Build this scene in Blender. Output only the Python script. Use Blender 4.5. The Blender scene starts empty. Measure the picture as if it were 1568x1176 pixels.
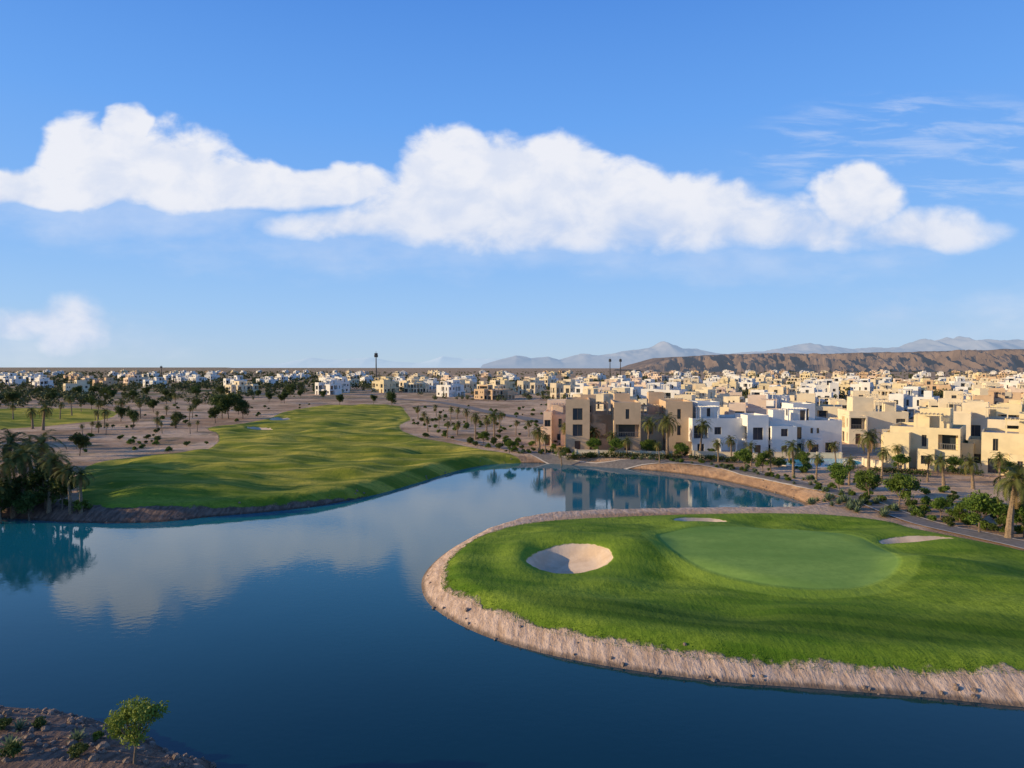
import bpy, math, random
import numpy as np
from mathutils import Vector
random.seed(7); RNG=np.random.default_rng(7)
scene=bpy.context.scene
H=18.0; F=1045.0; PITCH=math.atan(26/1045.0)
# ---------- survey: ground position (metres) of a point seen from the drone, 18 m above the lake
def P(px,py,z=0.0):
    u=(px-784)/F; w=(588-py)/F
    ry=math.cos(PITCH)+w*math.sin(PITCH); rz=-math.sin(PITCH)+w*math.cos(PITCH)
    t=(z-H)/rz
    return (u*t, ry*t)
def PL(l,z): return [P(a,b,z) for a,b in l]
def catmull(pts,sub=5,closed=True):
    pts=np.array(pts,float); n=len(pts); out=[]
    rng=range(n) if closed else range(n-1)
    for i in rng:
        if closed: p0,p1,p2,p3=pts[i-1],pts[i],pts[(i+1)%n],pts[(i+2)%n]
        else: p0,p1,p2,p3=pts[max(i-1,0)],pts[i],pts[i+1],pts[min(i+2,n-1)]
        for k in range(sub):
            t=k/sub
            out.append(0.5*((2*p1)+(-p0+p2)*t+(2*p0-5*p1+4*p2-p3)*t*t+(-p0+3*p1-3*p2+p3)*t**3))
    if not closed: out.append(pts[-1])
    return np.array(out)
def sdist(poly,x,y):
    """positive inside"""
    d=np.full(x.shape,1e12); ins=np.zeros(x.shape,bool); n=len(poly)
    for i in range(n):
        ax,ay=poly[i]; bx,by=poly[(i+1)%n]; ex,ey=bx-ax,by-ay
        L=ex*ex+ey*ey+1e-12
        t=np.clip(((x-ax)*ex+(y-ay)*ey)/L,0,1)
        d=np.minimum(d,(x-ax-t*ex)**2+(y-ay-t*ey)**2)
        c=((ay>y)!=(by>y))
        if ay!=by:
            ins^= c & (x<(bx-ax)*(y-ay)/(by-ay)+ax)
    d=np.sqrt(d)
    return np.where(ins,d,-d)
def vnoise(x,y,s=0):
    ix=np.floor(x); iy=np.floor(y); fx=x-ix; fy=y-iy
    fx=fx*fx*fx*(fx*(fx*6-15)+10); fy=fy*fy*fy*(fy*(fy*6-15)+10)
    def h(a,b):
        v=np.sin(a*127.1+b*311.7+s*74.7)*43758.5453
        return v-np.floor(v)
    return (h(ix,iy)*(1-fx)+h(ix+1,iy)*fx)*(1-fy)+(h(ix,iy+1)*(1-fx)+h(ix+1,iy+1)*fx)*fy
def fbm(x,y,s=0,o=4):
    r=0;a=.5;t=0
    for i in range(o):
        r=r+a*vnoise(x,y,s+i*3.1); t+=a; a*=.5; x=x*2.03+5.2; y=y*2.03+1.7
    return r/t
def sst(x,a,b):
    t=np.clip((x-a)/(b-a),0,1); return t*t*(3-2*t)

lake=PL([(0,793),(60,797),(110,800),(180,801),(250,799),(330,791),(420,783),(500,773),(570,758),(640,738),(700,720),(750,711),(810,709),
 (860,711),(930,716),(1000,721),(1060,728),(1120,739),(1170,751),(1212,763),(1234,776),(1195,784),(1100,785),(1000,787),(900,789),(830,794),
 (790,800),(740,815),(700,835),(668,858),(647,885),(650,915),(680,943),(740,973),(830,1000),(930,1020),(1030,1035),(1130,1046),(1230,1053),
 (1330,1061),(1430,1069),(1568,1083),(1800,1104)],0)
lake+=[(52,33),(75,30),(110,25),(112,0),(70,-22),(20,-22),(-4,-5),(-10,12),(-13.5,24)]
lake+=PL([(330,1180),(270,1155),(220,1131),(170,1111),(120,1096),(60,1087),(0,1085),(-100,1083)],0)
lake+=[(-45,33),(-75,30),(-110,45),(-130,75),(-108,88),(-82,85)]
LAKE=catmull(lake)
Z0=1.3
TURF=[catmull(PL([(681,878),(690,852),(720,830),(770,810),(830,799),(900,793),(1000,790),(1100,788),(1220,787),(1300,790),(1360,797),(1400,808),
  (1470,824),(1568,845),(1750,885),(2100,960),(2100,1050),(1800,1040),(1568,1021),(1450,1017),(1330,1010),(1200,1002),(1100,993),(1000,981),(900,965),(820,948),(760,928),(710,905),(686,892)],Z0)),
 catmull(PL([(440,630),(490,622),(560,620),(610,622),(622,632),(628,642),(612,655),(640,669),(690,679),(740,689),(800,699),(765,706),(700,711),(660,724),
  (600,740),(520,753),(440,763),(340,771),(250,775),(160,776),(128,766),(118,745),(125,722),(160,705),(250,698),(305,692),(333,678),(332,664),(318,656),(370,649),(410,641)],Z0)),
 catmull(PL([(-250,632),(-60,629),(60,626),(150,627),(178,632),(165,641),(100,650),(0,658),(-250,672)],Z0))]
GREEN=catmull(PL([(1006,829),(1030,818),(1080,812),(1160,808),(1250,812),(1320,826),(1365,850),(1378,876),(1350,896),(1290,905),(1200,899),(1110,880),(1045,857)],Z0+.2))
def ell(cx,cy,a,b,z=Z0,n=20): return np.array(PL([(cx+a*math.cos(i*2*math.pi/n)*(1+.07*math.sin(3*i*2*math.pi/n)),cy+b*math.sin(i*2*math.pi/n)) for i in range(n)],z))
BUNK=[ell(872,857,67,17),ell(1072,801,42,5),ell(1405,831,62,5),ell(398,655,20,2.5),ell(432,641,20,2.5)]
bc=P(872,857,Z0)
def height(x,y):
    x=np.asarray(x,float); y=np.asarray(y,float)
    lk=np.full(x.shape,60.); tf=np.full(x.shape,-30.); gr=np.full(x.shape,-30.); bk=np.full(x.shape,-30.)
    m=(x>-420)&(x<330)&(y>-120)&(y<480)
    xm=x[m]; ym=y[m]
    if len(xm):
        lk[m]=np.minimum(60,-sdist(LAKE,xm,ym))
        t=np.full(xm.shape,-30.)
        for T in TURF: t=np.maximum(t,np.maximum(-30,sdist(T,xm,ym)))
        tf[m]=t
        gr[m]=np.maximum(-30,sdist(GREEN,xm,ym))
        b=np.full(xm.shape,-30.)
        for B in BUNK: b=np.maximum(b,np.maximum(-30,sdist(B,xm,ym)))
        bk[m]=b
    h=np.where(lk>0,1.3*np.sin(np.clip(lk/3.4,0,1)*math.pi/2),-1.6*np.sin(np.clip(-lk/4,0,1)*math.pi/2))
    rill=(fbm(x*.9,y*.9,5)-.5)*.26*np.clip(lk/1.0,0,1)*(1-sst(lk,2.5,4.5))
    h=h+rill
    inl=sst(lk,3,10)
    und=(fbm(x/15,y/9,1,3)-.5)*2.6*sst(tf,0,5)+(fbm(x/25,y/25,2)-.5)*.9
    und=und+(fbm(x/6,y/2.6,11,2)-.5)*.5*sst(tf,1,5)*sst(y,78,90)
    far=sst(y,400,900)
    h=h+und*inl*(1-far)
    h=h+0.22*sst(tf,-.2,1.0)
    g=sst(gr,-2,2); h=h*(1-g)+g*(1.75)
    d=np.hypot(x-bc[0],y-bc[1])
    h=h+0.4*np.exp(-((d-5.8)/2.2)**2)*inl*(bk>-20)
    h=h+0.6*np.exp(-((x-(bc[0]-4.4))**2/2.4+(y-bc[1])**2/14.0))
    h=h-.8*sst(bk,-.25,1.4)
    return h,lk,tf,gr,bk
def hz(x,y):
    return float(height(np.array([x]),np.array([y]))[0][0])

# ---------- node helpers
def newmat(name):
    m=bpy.data.materials.new(name); m.use_nodes=True; nt=m.node_tree; nt.nodes.clear()
    o=nt.nodes.new('ShaderNodeOutputMaterial'); b=nt.nodes.new('ShaderNodeBsdfPrincipled')
    nt.links.new(b.outputs[0],o.inputs[0]); return m,nt,b,o
class N:
    def __init__(s,nt): s.nt=nt
    def _in(s,sock,v):
        if isinstance(v,bpy.types.NodeSocket): s.nt.links.new(v,sock)
        elif v is not None: sock.default_value=v
    def m(s,op,a,b=None,c=None,clamp=False):
        n=s.nt.nodes.new('ShaderNodeMath'); n.operation=op; n.use_clamp=clamp
        s._in(n.inputs[0],a); s._in(n.inputs[1],b); s._in(n.inputs[2],c); return n.outputs[0]
    def mr(s,v,a,b,c=0.,d=1.,sm=True):
        n=s.nt.nodes.new('ShaderNodeMapRange'); n.interpolation_type='SMOOTHSTEP' if sm else 'LINEAR'
        for i,q in enumerate((v,a,b,c,d)): s._in(n.inputs[i],q)
        return n.outputs[0]
    def mix(s,f,a,b,mode='MIX'):
        n=s.nt.nodes.new('ShaderNodeMix'); n.data_type='RGBA'; n.blend_type=mode
        def c(q): return q if isinstance(q,bpy.types.NodeSocket) else (q[0],q[1],q[2],1)
        s._in(n.inputs[0],f); s._in(n.inputs[6],c(a)); s._in(n.inputs[7],c(b)); return n.outputs[2]
    def noise(s,vec,scale,detail=4,rough=.5,dist=0):
        n=s.nt.nodes.new('ShaderNodeTexNoise'); s._in(n.inputs['Vector'],vec); n.inputs['Scale'].default_value=scale
        n.inputs['Detail'].default_value=detail; n.inputs['Roughness'].default_value=rough; n.inputs['Distortion'].default_value=dist
        return n.outputs[0]
    def comb(s,x,y,z=0.):
        n=s.nt.nodes.new('ShaderNodeCombineXYZ')
        for i,q in enumerate((x,y,z)): s._in(n.inputs[i],q)
        return n.outputs[0]
    def attr(s,name):
        n=s.nt.nodes.new('ShaderNodeAttribute'); n.attribute_name=name; return n.outputs['Fac']
    def pos(s):
        return s.nt.nodes.new('ShaderNodeNewGeometry').outputs['Position']
    def sep(s,v):
        n=s.nt.nodes.new('ShaderNodeSeparateXYZ'); s._in(n.inputs[0],v); return n.outputs
    def bump(s,h,strength,dist,prev=None):
        n=s.nt.nodes.new('ShaderNodeBump'); s._in(n.inputs['Height'],h); n.inputs['Strength'].default_value=strength; n.inputs['Distance'].default_value=dist
        if prev: s.nt.links.new(prev,n.inputs['Normal'])
        return n.outputs[0]
def simple(name,col,rough=.8,var=.15,scale=1.5,metal=0,spec=.3,bump=0):
    m,nt,b,o=newmat(name); n=N(nt)
    nz=n.noise(n.pos(),scale,4,.6)
    f=n.mr(nz,.3,.7)
    c=n.mix(f,[q*(1-var) for q in col],[min(1,q*(1+var)) for q in col])
    nt.links.new(c,b.inputs['Base Color']); b.inputs['Roughness'].default_value=rough
    b.inputs['Metallic'].default_value=metal; b.inputs['Specular IOR Level'].default_value=spec
    if bump: nt.links.new(n.bump(n.noise(n.pos(),scale*6,3),.6,bump),b.inputs['Normal'])
    return m
def foliage(name,c1,c2,scale=1.2,trans=.25):
    m,nt,b,o=newmat(name); n=N(nt)
    f=n.mr(n.noise(n.pos(),scale,3,.6),.35,.65)
    oi=nt.nodes.new('ShaderNodeObjectInfo')
    c=n.mix(f,c1,c2); c=n.mix(n.m('MULTIPLY',oi.outputs['Random'],.45),c,[(c1[0]+.04),c1[1]*.95,c1[2]])
    nt.links.new(c,b.inputs['Base Color']); b.inputs['Roughness'].default_value=.6; b.inputs['Specular IOR Level'].default_value=.2
    t=nt.nodes.new('ShaderNodeBsdfTranslucent'); nt.links.new(c,t.inputs[0])
    mx=nt.nodes.new('ShaderNodeMixShader'); mx.inputs[0].default_value=trans
    nt.links.new(b.outputs[0],mx.inputs[1]); nt.links.new(t.outputs[0],mx.inputs[2]); nt.links.new(mx.outputs[0],o.inputs[0])
    return m
# ---------- materials
def ground_mat():
    m,nt,b,o=newmat('ground_material'); n=N(nt); p=n.pos(); xs=n.sep(p)
    lk=n.attr('lake'); tf=n.attr('turf'); gr=n.attr('green'); bk=n.attr('bunker')
    n1=n.noise(p,.05,6,.6); n2=n.noise(p,.6,5,.6); n3=n.noise(p,4,4,.6)
    sand=n.mix(n.mr(n1,.38,.62),(.38,.235,.14),(.64,.44,.28))
    sand=n.mix(n.m('MULTIPLY',n.mr(n2,.45,.7),.5),sand,(.30,.20,.125))
    sand=n.mix(n.m('MULTIPLY',n.mr(n3,.5,.75),.3),sand,(.20,.145,.11))
    tr=n.noise(n.comb(n.m('MULTIPLY',xs[0],.35),xs[1]),.12,5,.6)
    sand=n.mix(n.m('MULTIPLY',n.mr(tr,.55,.62),.5),sand,(.70,.51,.35))
    sc2=n.m('MULTIPLY',n.mr(n.noise(p,.11,6,.7),.52,.60),n.mr(xs[1],85,140))
    sand=n.mix(n.m('MULTIPLY',sc2,.5),sand,(.15,.12,.05))
    scr=n.m('MULTIPLY',n.mr(n.noise(p,.03,5,.65),.47,.57),n.mr(xs[1],230,500))
    left=n.m('SUBTRACT',1,n.mr(n.m('DIVIDE',xs[0],n.m('MAXIMUM',xs[1],1)),-.35,-.1))
    sand=n.mix(n.m('MULTIPLY',scr,n.m('ADD',.4,n.m('MULTIPLY',left,.5))),sand,(.085,.11,.035))
    bankn=n.noise(n.comb(n.m('MULTIPLY',xs[0],1.6),n.m('MULTIPLY',xs[1],.5)),1.3,5,.65)
    pale=n.mix(n.mr(bankn,.35,.65),(.42,.285,.195),(.66,.48,.355))
    brown=n.mix(n.mr(bankn,.35,.65),(.12,.08,.06),(.25,.165,.12))  # dark earth, with the left bank's shade mixed into the colour
    rightm=n.mr(xs[0],-16,-6)
    bank=n.mix(rightm,brown,pale)
    och=n.m('MULTIPLY',n.mr(xs[1],80,90),rightm)
    bank=n.mix(n.m('MULTIPLY',och,.85),bank,n.mix(n.mr(n2,.35,.65),(.28,.16,.085),(.48,.28,.145)))
    lim=n.m('SUBTRACT',5.5,n.m('MULTIPLY',och,3.0))
    near=n.m('SUBTRACT',1,n.mr(n.m('SUBTRACT',n.m('ADD',lk,n.m('MULTIPLY',n2,3)),lim),0,2.0))
    corner=n.m('MULTIPLY',n.m('SUBTRACT',1,n.mr(xs[1],50,60)),n.m('SUBTRACT',1,n.mr(xs[0],-8,-4)))
    near=n.m('MAXIMUM',near,corner)
    c=n.mix(near,sand,bank)
    wet=n.m('SUBTRACT',1,n.mr(n.m('ADD',lk,n.m('MULTIPLY',n3,.3)),.25,.6))
    c=n.mix(n.m('MULTIPLY',wet,.7),c,(.06,.045,.035))
    # turf
    g1=n.noise(n.comb(n.m('MULTIPLY',xs[0],.5),xs[1]),.16,5,.6); g2=n.noise(p,1.4,5,.65); g3=n.noise(p,9,3,.6)
    st=n.noise(n.comb(n.m('MULTIPLY',xs[0],.10),xs[1]),.26,5,.6)
    pen=n.mix(n.mr(g1,.38,.62),(.095,.185,.014),(.25,.335,.035))
    pen=n.mix(n.m('MULTIPLY',n.mr(g2,.4,.66),.55),pen,(.078,.145,.013))
    shade_band=n.m('MULTIPLY',n.mr(n.m('ADD',tf,n.m('MULTIPLY',g1,2.5)),2.6,4.4),n.m('SUBTRACT',1,n.mr(n.m('ADD',tf,n.m('MULTIPLY',g1,3.5)),6.5,10)))
    shade_band=n.m('MULTIPLY',shade_band,n.m('SUBTRACT',1,n.mr(xs[1],46,51)))
    pen=n.mix(n.m('MULTIPLY',shade_band,.85),pen,n.mix(n.mr(g2,.35,.65),(.022,.065,.006),(.05,.11,.010)))  # shadow band along the near edge, painted into the turf colour
    # mower passes
    mow=n.m('SINE',n.m('ADD',n.m('MULTIPLY',n.m('ADD',n.m('MULTIPLY',xs[0],.35),xs[1]),2.6),n.m('MULTIPLY',g1,2.0)))
    pen=n.mix(n.m('MULTIPLY',n.mr(mow,-.4,.4),.16),pen,(.30,.38,.05))
    fair=n.mix(n.mr(g1,.35,.62),(.27,.275,.028),(.58,.46,.075))
    shade_streak=n.mr(st,.46,.56)
    fair=n.mix(n.m('MULTIPLY',shade_streak,.72),fair,(.095,.155,.014))  # long shadow streaks painted dark over the sunlit yellow turf
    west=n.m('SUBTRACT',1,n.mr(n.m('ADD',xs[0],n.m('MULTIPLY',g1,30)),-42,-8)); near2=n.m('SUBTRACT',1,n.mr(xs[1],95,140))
    fair=n.mix(n.m('MULTIPLY',n.m('MULTIPLY',west,near2),.5),fair,(.08,.165,.014))  # tree shade on the western near part, painted into the colour
    fair=n.mix(n.m('MULTIPLY',n.mr(g2,.45,.7),.35),fair,(.16,.18,.02))
    farm=n.mr(xs[1],78,95); isfar=n.m('MULTIPLY',farm,n.m('SUBTRACT',1,n.mr(xs[0],10,22)))
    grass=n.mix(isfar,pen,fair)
    grass=n.mix(n.m('MULTIPLY',n.mr(g3,.4,.7),.5),grass,(.06,.11,.010))
    gg=n.mix(n.mr(g1,.3,.7),(.20,.34,.075),(.27,.42,.10))
    gg=n.mix(n.m('MULTIPLY',n.mr(g2,.35,.7),.35),gg,(.17,.28,.055))
    collar=n.m('MULTIPLY',n.mr(gr,-1.6,-1.3),n.m('SUBTRACT',1,n.mr(gr,-.1,.1)))
    grass=n.mix(n.m('MULTIPLY',collar,.4),grass,(.27,.38,.055))
    grass=n.mix(n.m('MULTIPLY',n.mr(gr,-.3,.3),.72),grass,gg)
    apron=n.m('MULTIPLY',n.mr(n.m('ADD',bk,n.m('MULTIPLY',g1,2)),-2.6,-1.6),n.mr(xs[1],50,52))
    grass=n.mix(n.m('MULTIPLY',n.m('MULTIPLY',apron,n.m('SUBTRACT',1,isfar)),.3),grass,(.22,.31,.035))
    edge=n.mr(n.m('ADD',tf,n.m('ADD',n.m('MULTIPLY',n.m('SUBTRACT',n2,.5),1.8),n.m('MULTIPLY',n.m('SUBTRACT',n3,.5),.5))),-.1,.2)
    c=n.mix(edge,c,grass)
    bs=n.mr(n.m('ADD',bk,n.m('MULTIPLY',n.m('SUBTRACT',n2,.5),.5)),.0,.15)
    c=n.mix(bs,c,n.mix(n.mr(n2,.35,.65),(.64,.46,.30),(.76,.57,.39)))
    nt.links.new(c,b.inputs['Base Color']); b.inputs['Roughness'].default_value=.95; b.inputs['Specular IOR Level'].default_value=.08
    rough=n.m('ADD',n.m('MULTIPLY',bankn,.5),n.m('MULTIPLY',n3,.25))
    notg=n.m('SUBTRACT',1,n.m('MULTIPLY',edge,.5))
    hgt=n.m('MULTIPLY',n.m('ADD',rough,n.m('MULTIPLY',n2,.6)),notg)
    smoothg=n.m('SUBTRACT',1,n.m('MULTIPLY',n.mr(gr,-.3,.3),.85)); hgt=n.m('MULTIPLY',hgt,smoothg)
    hgt=n.m('MULTIPLY',hgt,n.m('SUBTRACT',1,n.m('MULTIPLY',bs,.7)))
    nt.links.new(n.bump(hgt,.9,.32),b.inputs['Normal'])
    return m
def water_mat(name,far_col,near_col,rough=.035,b1=.004):
    m,nt,b,o=newmat(name); n=N(nt); p=n.pos(); xs=n.sep(p)
    # body colour runs darker towards the southern end
    f=n.mr(n.m('ADD',xs[1],n.m('MULTIPLY',n.noise(p,.03,3),12)),34,84)
    nt.links.new(n.mix(f,near_col,far_col),b.inputs['Base Color'])
    b.inputs['Roughness'].default_value=rough; b.inputs['IOR'].default_value=1.33; b.inputs['Specular IOR Level'].default_value=.5
    v=n.comb(n.m('MULTIPLY',xs[0],.7),xs[1])
    h=n.m('ADD',n.m('MULTIPLY',n.noise(v,2.2,3,.5),1.0),n.m('MULTIPLY',n.noise(p,.25,3,.5),1.5))
    nt.links.new(n.bump(h,1.0,b1),b.inputs['Normal'])
    return m
M={}
M['ground']=ground_mat()
M['water']=water_mat('lake_water',(.008,.135,.185),(.001,.026,.038))
M['pool']=water_mat('pool_water',(.12,.5,.66),(.12,.5,.66),.05)
M['trunk']=simple('palm_trunk',(.24,.17,.11),.9,.3,6,bump=.05)
M['bark']=simple('bark',(.18,.13,.09),.9,.3,6,bump=.04)
M['frond']=foliage('palm_frond',(.075,.105,.025),(.19,.20,.055))
M['dry']=foliage('dry_frond',(.25,.17,.07),(.34,.23,.10))
M['leaf']=foliage('leaf_green',(.06,.12,.018),(.17,.25,.04))
M['leafd']=foliage('leaf_dark',(.036,.07,.016),(.10,.145,.035))
M['leafb']=foliage('leaf_bright',(.14,.21,.03),(.30,.36,.06),2.5)
M['leaff']=foliage('leaf_far',(.05,.07,.024),(.11,.13,.045),.02,.1)
M['grassb']=foliage('grass_blade',(.10,.19,.015),(.20,.29,.03),3,.4)
M['agave']=foliage('agave_leaf',(.12,.17,.09),(.20,.26,.13),2)
M['glass']=simple('window_glass',(.03,.04,.05),.12,.3,.3,spec=.7)
M['frame']=simple('window_frame',(.16,.12,.09),.6)
M['rail']=simple('balcony_rail',(.25,.24,.22),.5)
M['door']=simple('door_wood',(.17,.09,.05),.6)
M['w_white']=simple('plaster_white',(.78,.74,.67),.9,.06,.5,bump=.01)
M['w_cream']=simple('plaster_cream',(.76,.63,.43),.9,.08,.5,bump=.01)
M['w_tan']=simple('plaster_tan',(.60,.42,.26),.9,.08,.5,bump=.01)
M['w_pink']=simple('plaster_pink',(.78,.60,.45),.9,.06,.5,bump=.01)
M['w_yellow']=simple('plaster_yellow',(.76,.62,.37),.9,.08,.5,bump=.01)
M['roof']=simple('roof_screed',(.48,.40,.32),.9,.2,.8)
M['path']=simple('path_asphalt',(.19,.165,.145),.9,.2,2)
M['kerb']=simple('kerb_stone',(.55,.47,.38),.9,.1,2)
M['rock']=simple('rock',(.24,.175,.135),.95,.35,2.5,bump=.08)
M['metal']=simple('dark_metal',(.06,.06,.065),.5,.2,1,metal=.4)

# ---------- mesh helpers
def mkmesh(name,verts,faces,mats,midx=None,smooth=False):
    me=bpy.data.meshes.new(name)
    me.from_pydata(verts if isinstance(verts,list) else verts.tolist(),[],faces if isinstance(faces,list) else faces.tolist())
    for k in mats: me.materials.append(M[k])
    if midx is not None: me.polygons.foreach_set('material_index',np.array(midx,dtype=np.int32))
    if smooth: me.polygons.foreach_set('use_smooth',np.ones(len(me.polygons),bool))
    me.update(); return me
def obj(name,me,loc=(0,0,0),rz=0,s=1,parent=None):
    o=bpy.data.objects.new(name,me); scene.collection.objects.link(o)
    o.location=loc; o.rotation_euler=(0,0,rz); o.scale=(s,s,s) if not isinstance(s,tuple) else s
    if parent: o.parent=parent
    return o
# ---------- ground
def axis(lo,hi,step,far_lo,far_hi,g):
    a=list(np.arange(lo,hi+.01,step)); s=step
    v=a[-1]
    while v<far_hi: s*=g; v+=s; a.append(v)
    s=step; v=a[0]; pre=[]
    while v>far_lo: s*=g; v-=s; pre.append(v)
    return np.array(pre[::-1]+a)
X=axis(-95,80,.5,-25000,25000,1.045); Y=axis(16,135,.5,-400,26000,1.028)
gx,gy=np.meshgrid(X,Y); fx=gx.ravel(); fy=gy.ravel()
h,lk,tf,gr,bk=height(fx,fy)
nx=len(X); ny=len(Y)
V=np.stack([fx,fy,h],1)
i=np.arange((ny-1)*(nx-1)); r=i//(nx-1); c=i%(nx-1); a=r*nx+c
Fc=np.stack([a,a+1,a+nx+1,a+nx],1)
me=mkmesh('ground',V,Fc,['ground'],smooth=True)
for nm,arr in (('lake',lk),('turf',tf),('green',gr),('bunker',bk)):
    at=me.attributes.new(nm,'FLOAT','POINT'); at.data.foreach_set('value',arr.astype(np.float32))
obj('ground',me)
wm=mkmesh('lake_water',[(-200,-60,0),(160,-60,0),(160,130,0),(-200,130,0)],[(0,1,2,3)],['water'])
obj('lake_water',wm)

# ---------- building builder
class B:
    def __init__(s): s.parts={}
    def q(s,part,*p):
        v,f=s.parts.setdefault(part,([],[])); k=len(v); v.extend([tuple(a) for a in p]); f.append(tuple(range(k,k+len(p))))
    def box(s,part,x0,x1,y0,y1,z0,z1):
        a=[(x0,y0,z0),(x1,y0,z0),(x1,y1,z0),(x0,y1,z0),(x0,y0,z1),(x1,y0,z1),(x1,y1,z1),(x0,y1,z1)]
        for f in ((0,3,2,1),(4,5,6,7),(0,1,5,4),(1,2,6,5),(2,3,7,6),(3,0,4,7)): s.q(part,*[a[i] for i in f])
    def wall(s,o,u,W,z0,z1,ops):
        """o origin xy, u unit dir, outward normal = (u.y,-u.x)"""
        nx_,ny_=u[1],-u[0]
        def pt(a,z,d=0): return (o[0]+u[0]*a-nx_*d,o[1]+u[1]*a-ny_*d,z)
        us=sorted({0,W}|{q for op in ops for q in op[:2]}); vs=sorted({z0,z1}|{q for op in ops for q in op[2:4]})
        for a,b_ in zip(us,us[1:]):
            for c_,d in zip(vs,vs[1:]):
                mu,mv=(a+b_)/2,(c_+d)/2
                if any(op[0]<mu<op[1] and op[2]<mv<op[3] for op in ops): continue
                s.q('walls',pt(a,c_),pt(b_,c_),pt(b_,d),pt(a,d))
        for (a,b_,c_,d,k) in ops:
            dp=1.5 if k=='t' else .22
            s.q('walls',pt(a,c_),pt(a,c_,dp),pt(a,d,dp),pt(a,d)); s.q('walls',pt(b_,c_,dp),pt(b_,c_),pt(b_,d),pt(b_,d,dp))
            s.q('walls',pt(a,c_),pt(b_,c_),pt(b_,c_,dp),pt(a,c_,dp)); s.q('walls',pt(a,d,dp),pt(b_,d,dp),pt(b_,d),pt(a,d))
            if k=='t':
                w=b_-a
                s.q('walls',pt(a,c_,dp),pt(a+w*.15,c_,dp),pt(a+w*.15,d,dp),pt(a,d,dp)); s.q('walls',pt(b_-w*.15,c_,dp),pt(b_,c_,dp),pt(b_,d,dp),pt(b_-w*.15,d,dp))
                s.q('windows',pt(a+w*.15,c_,dp),pt(b_-w*.15,c_,dp),pt(b_-w*.15,d,dp),pt(a+w*.15,d,dp))
                for (zz0,zz1) in ((c_+.95,c_+1.02),(c_+.1,c_+.15)):
                    s.q('railings',pt(a,zz0,.1),pt(b_,zz0,.1),pt(b_,zz1,.1),pt(a,zz1,.1))
                nb=int(w/.3)
                for j in range(1,nb): 
                    x_=a+w*j/nb; s.q('railings',pt(x_-.02,c_+.15,.1),pt(x_+.02,c_+.15,.1),pt(x_+.02,c_+.95,.1),pt(x_-.02,c_+.95,.1))
            elif k=='d':
                s.q('door',pt(a,c_,dp),pt(b_,c_,dp),pt(b_,d,dp),pt(a,d,dp))
            else:
                s.q('windows',pt(a,c_,dp),pt(b_,c_,dp),pt(b_,d,dp),pt(a,d,dp))
                m_=(a+b_)/2
                s.q('window_frames',pt(m_-.04,c_,dp-.03),pt(m_+.04,c_,dp-.03),pt(m_+.04,d,dp-.03),pt(m_-.04,d,dp-.03))
                for (aa,bb,cc,dd) in ((a,a+.07,c_,d),(b_-.07,b_,c_,d),(a+.07,b_-.07,c_,c_+.07),(a+.07,b_-.07,d-.07,d)):
                    s.q('window_frames',pt(aa,cc,dp-.04),pt(bb,cc,dp-.04),pt(bb,dd,dp-.04),pt(aa,dd,dp-.04))
    def vol(s,x0,x1,y0,y1,z0,z1,rnd,dens=.8,sides='fblr',terr=.25,door=False):
        def ops(W,front):
            out=[]; zz=z0+1 if z0==-1 else z0; st=0
            while zz+2.7<z1+.1:
                n=max(1,int(W/2.9)); cw=W/n; j=0
                while j<n:
                    c0=j*cw; k=rnd.random()
                    if k<dens:
                        t=rnd.random()
                        if door and front and st==0 and j==n//2: out.append((c0+cw/2-.55,c0+cw/2+.55,zz+.05,zz+2.3,'d'))
                        elif t<terr and cw>2.2: out.append((c0+.3,c0+cw-.3,zz+.12,zz+2.6,'t'))
                        elif t<.55: out.append((c0+cw/2-.65,c0+cw/2+.65,zz+.9,zz+2.3,'w'))
                        elif t<.75: out.append((c0+cw/2-.95,c0+cw/2+.95,zz+.1,zz+2.4,'w'))
                        elif t<.9: out.append((c0+cw/2-.35,c0+cw/2+.35,zz+.5,zz+2.4,'w'))
                        else:
                            out.append((c0+cw/2-.85,c0+cw/2-.35,zz+1.2,zz+2.2,'w')); out.append((c0+cw/2+.35,c0+cw/2+.85,zz+1.2,zz+2.2,'w'))
                    j+=1
                zz+=3.15; st+=1
            return [q for q in out if q[3]<z1-.3 and q[0]>0.05 and q[1]<W-.05]
        W=x1-x0; D=y1-y0
        s.wall((x0,y0),(1,0),W,z0,z1,ops(W,True) if 'f' in sides else [])
        s.wall((x1,y1),(-1,0),W,z0,z1,ops(W,False) if 'b' in sides else [])
        s.wall((x0,y1),(0,-1),D,z0,z1,ops(D,False) if 'l' in sides else [])
        s.wall((x1,y0),(0,1),D,z0,z1,ops(D,False) if 'r' in sides else [])
        t=.2; a=[(x0,y0),(x1,y0),(x1,y1),(x0,y1)]; b_=[(x0+t,y0+t),(x1-t,y0+t),(x1-t,y1-t),(x0+t,y1-t)]
        for i_ in range(4):
            j=(i_+1)%4
            s.q('walls',(*a[i_],z1),(*a[j],z1),(*b_[j],z1),(*b_[i_],z1))
            s.q('walls',(*b_[i_],z1),(*b_[j],z1),(*b_[j],z1-.45),(*b_[i_],z1-.45))
        s.q('roof',*[(*q,z1-.45) for q in b_])
    def pergola(s,x0,x1,y0,y1,z0,z1):
        for x_ in (x0,x1-.2):
            for y_ in (y0,y1-.2): s.box('pergola',x_,x_+.2,y_,y_+.2,z0,z1)
        s.box('pergola',x0-.1,x1+.1,y0+.03,y0+.17,z1,z1+.22); s.box('pergola',x0-.1,x1+.1,y1-.17,y1-.03,z1,z1+.22)
        n=max(3,int((x1-x0)/.6))
        for i_ in range(n+1):
            x_=x0+(x1-x0-.1)*i_/n; s.box('pergola',x_,x_+.1,y0-.1,y1+.1,z1+.222,z1+.36)
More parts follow.
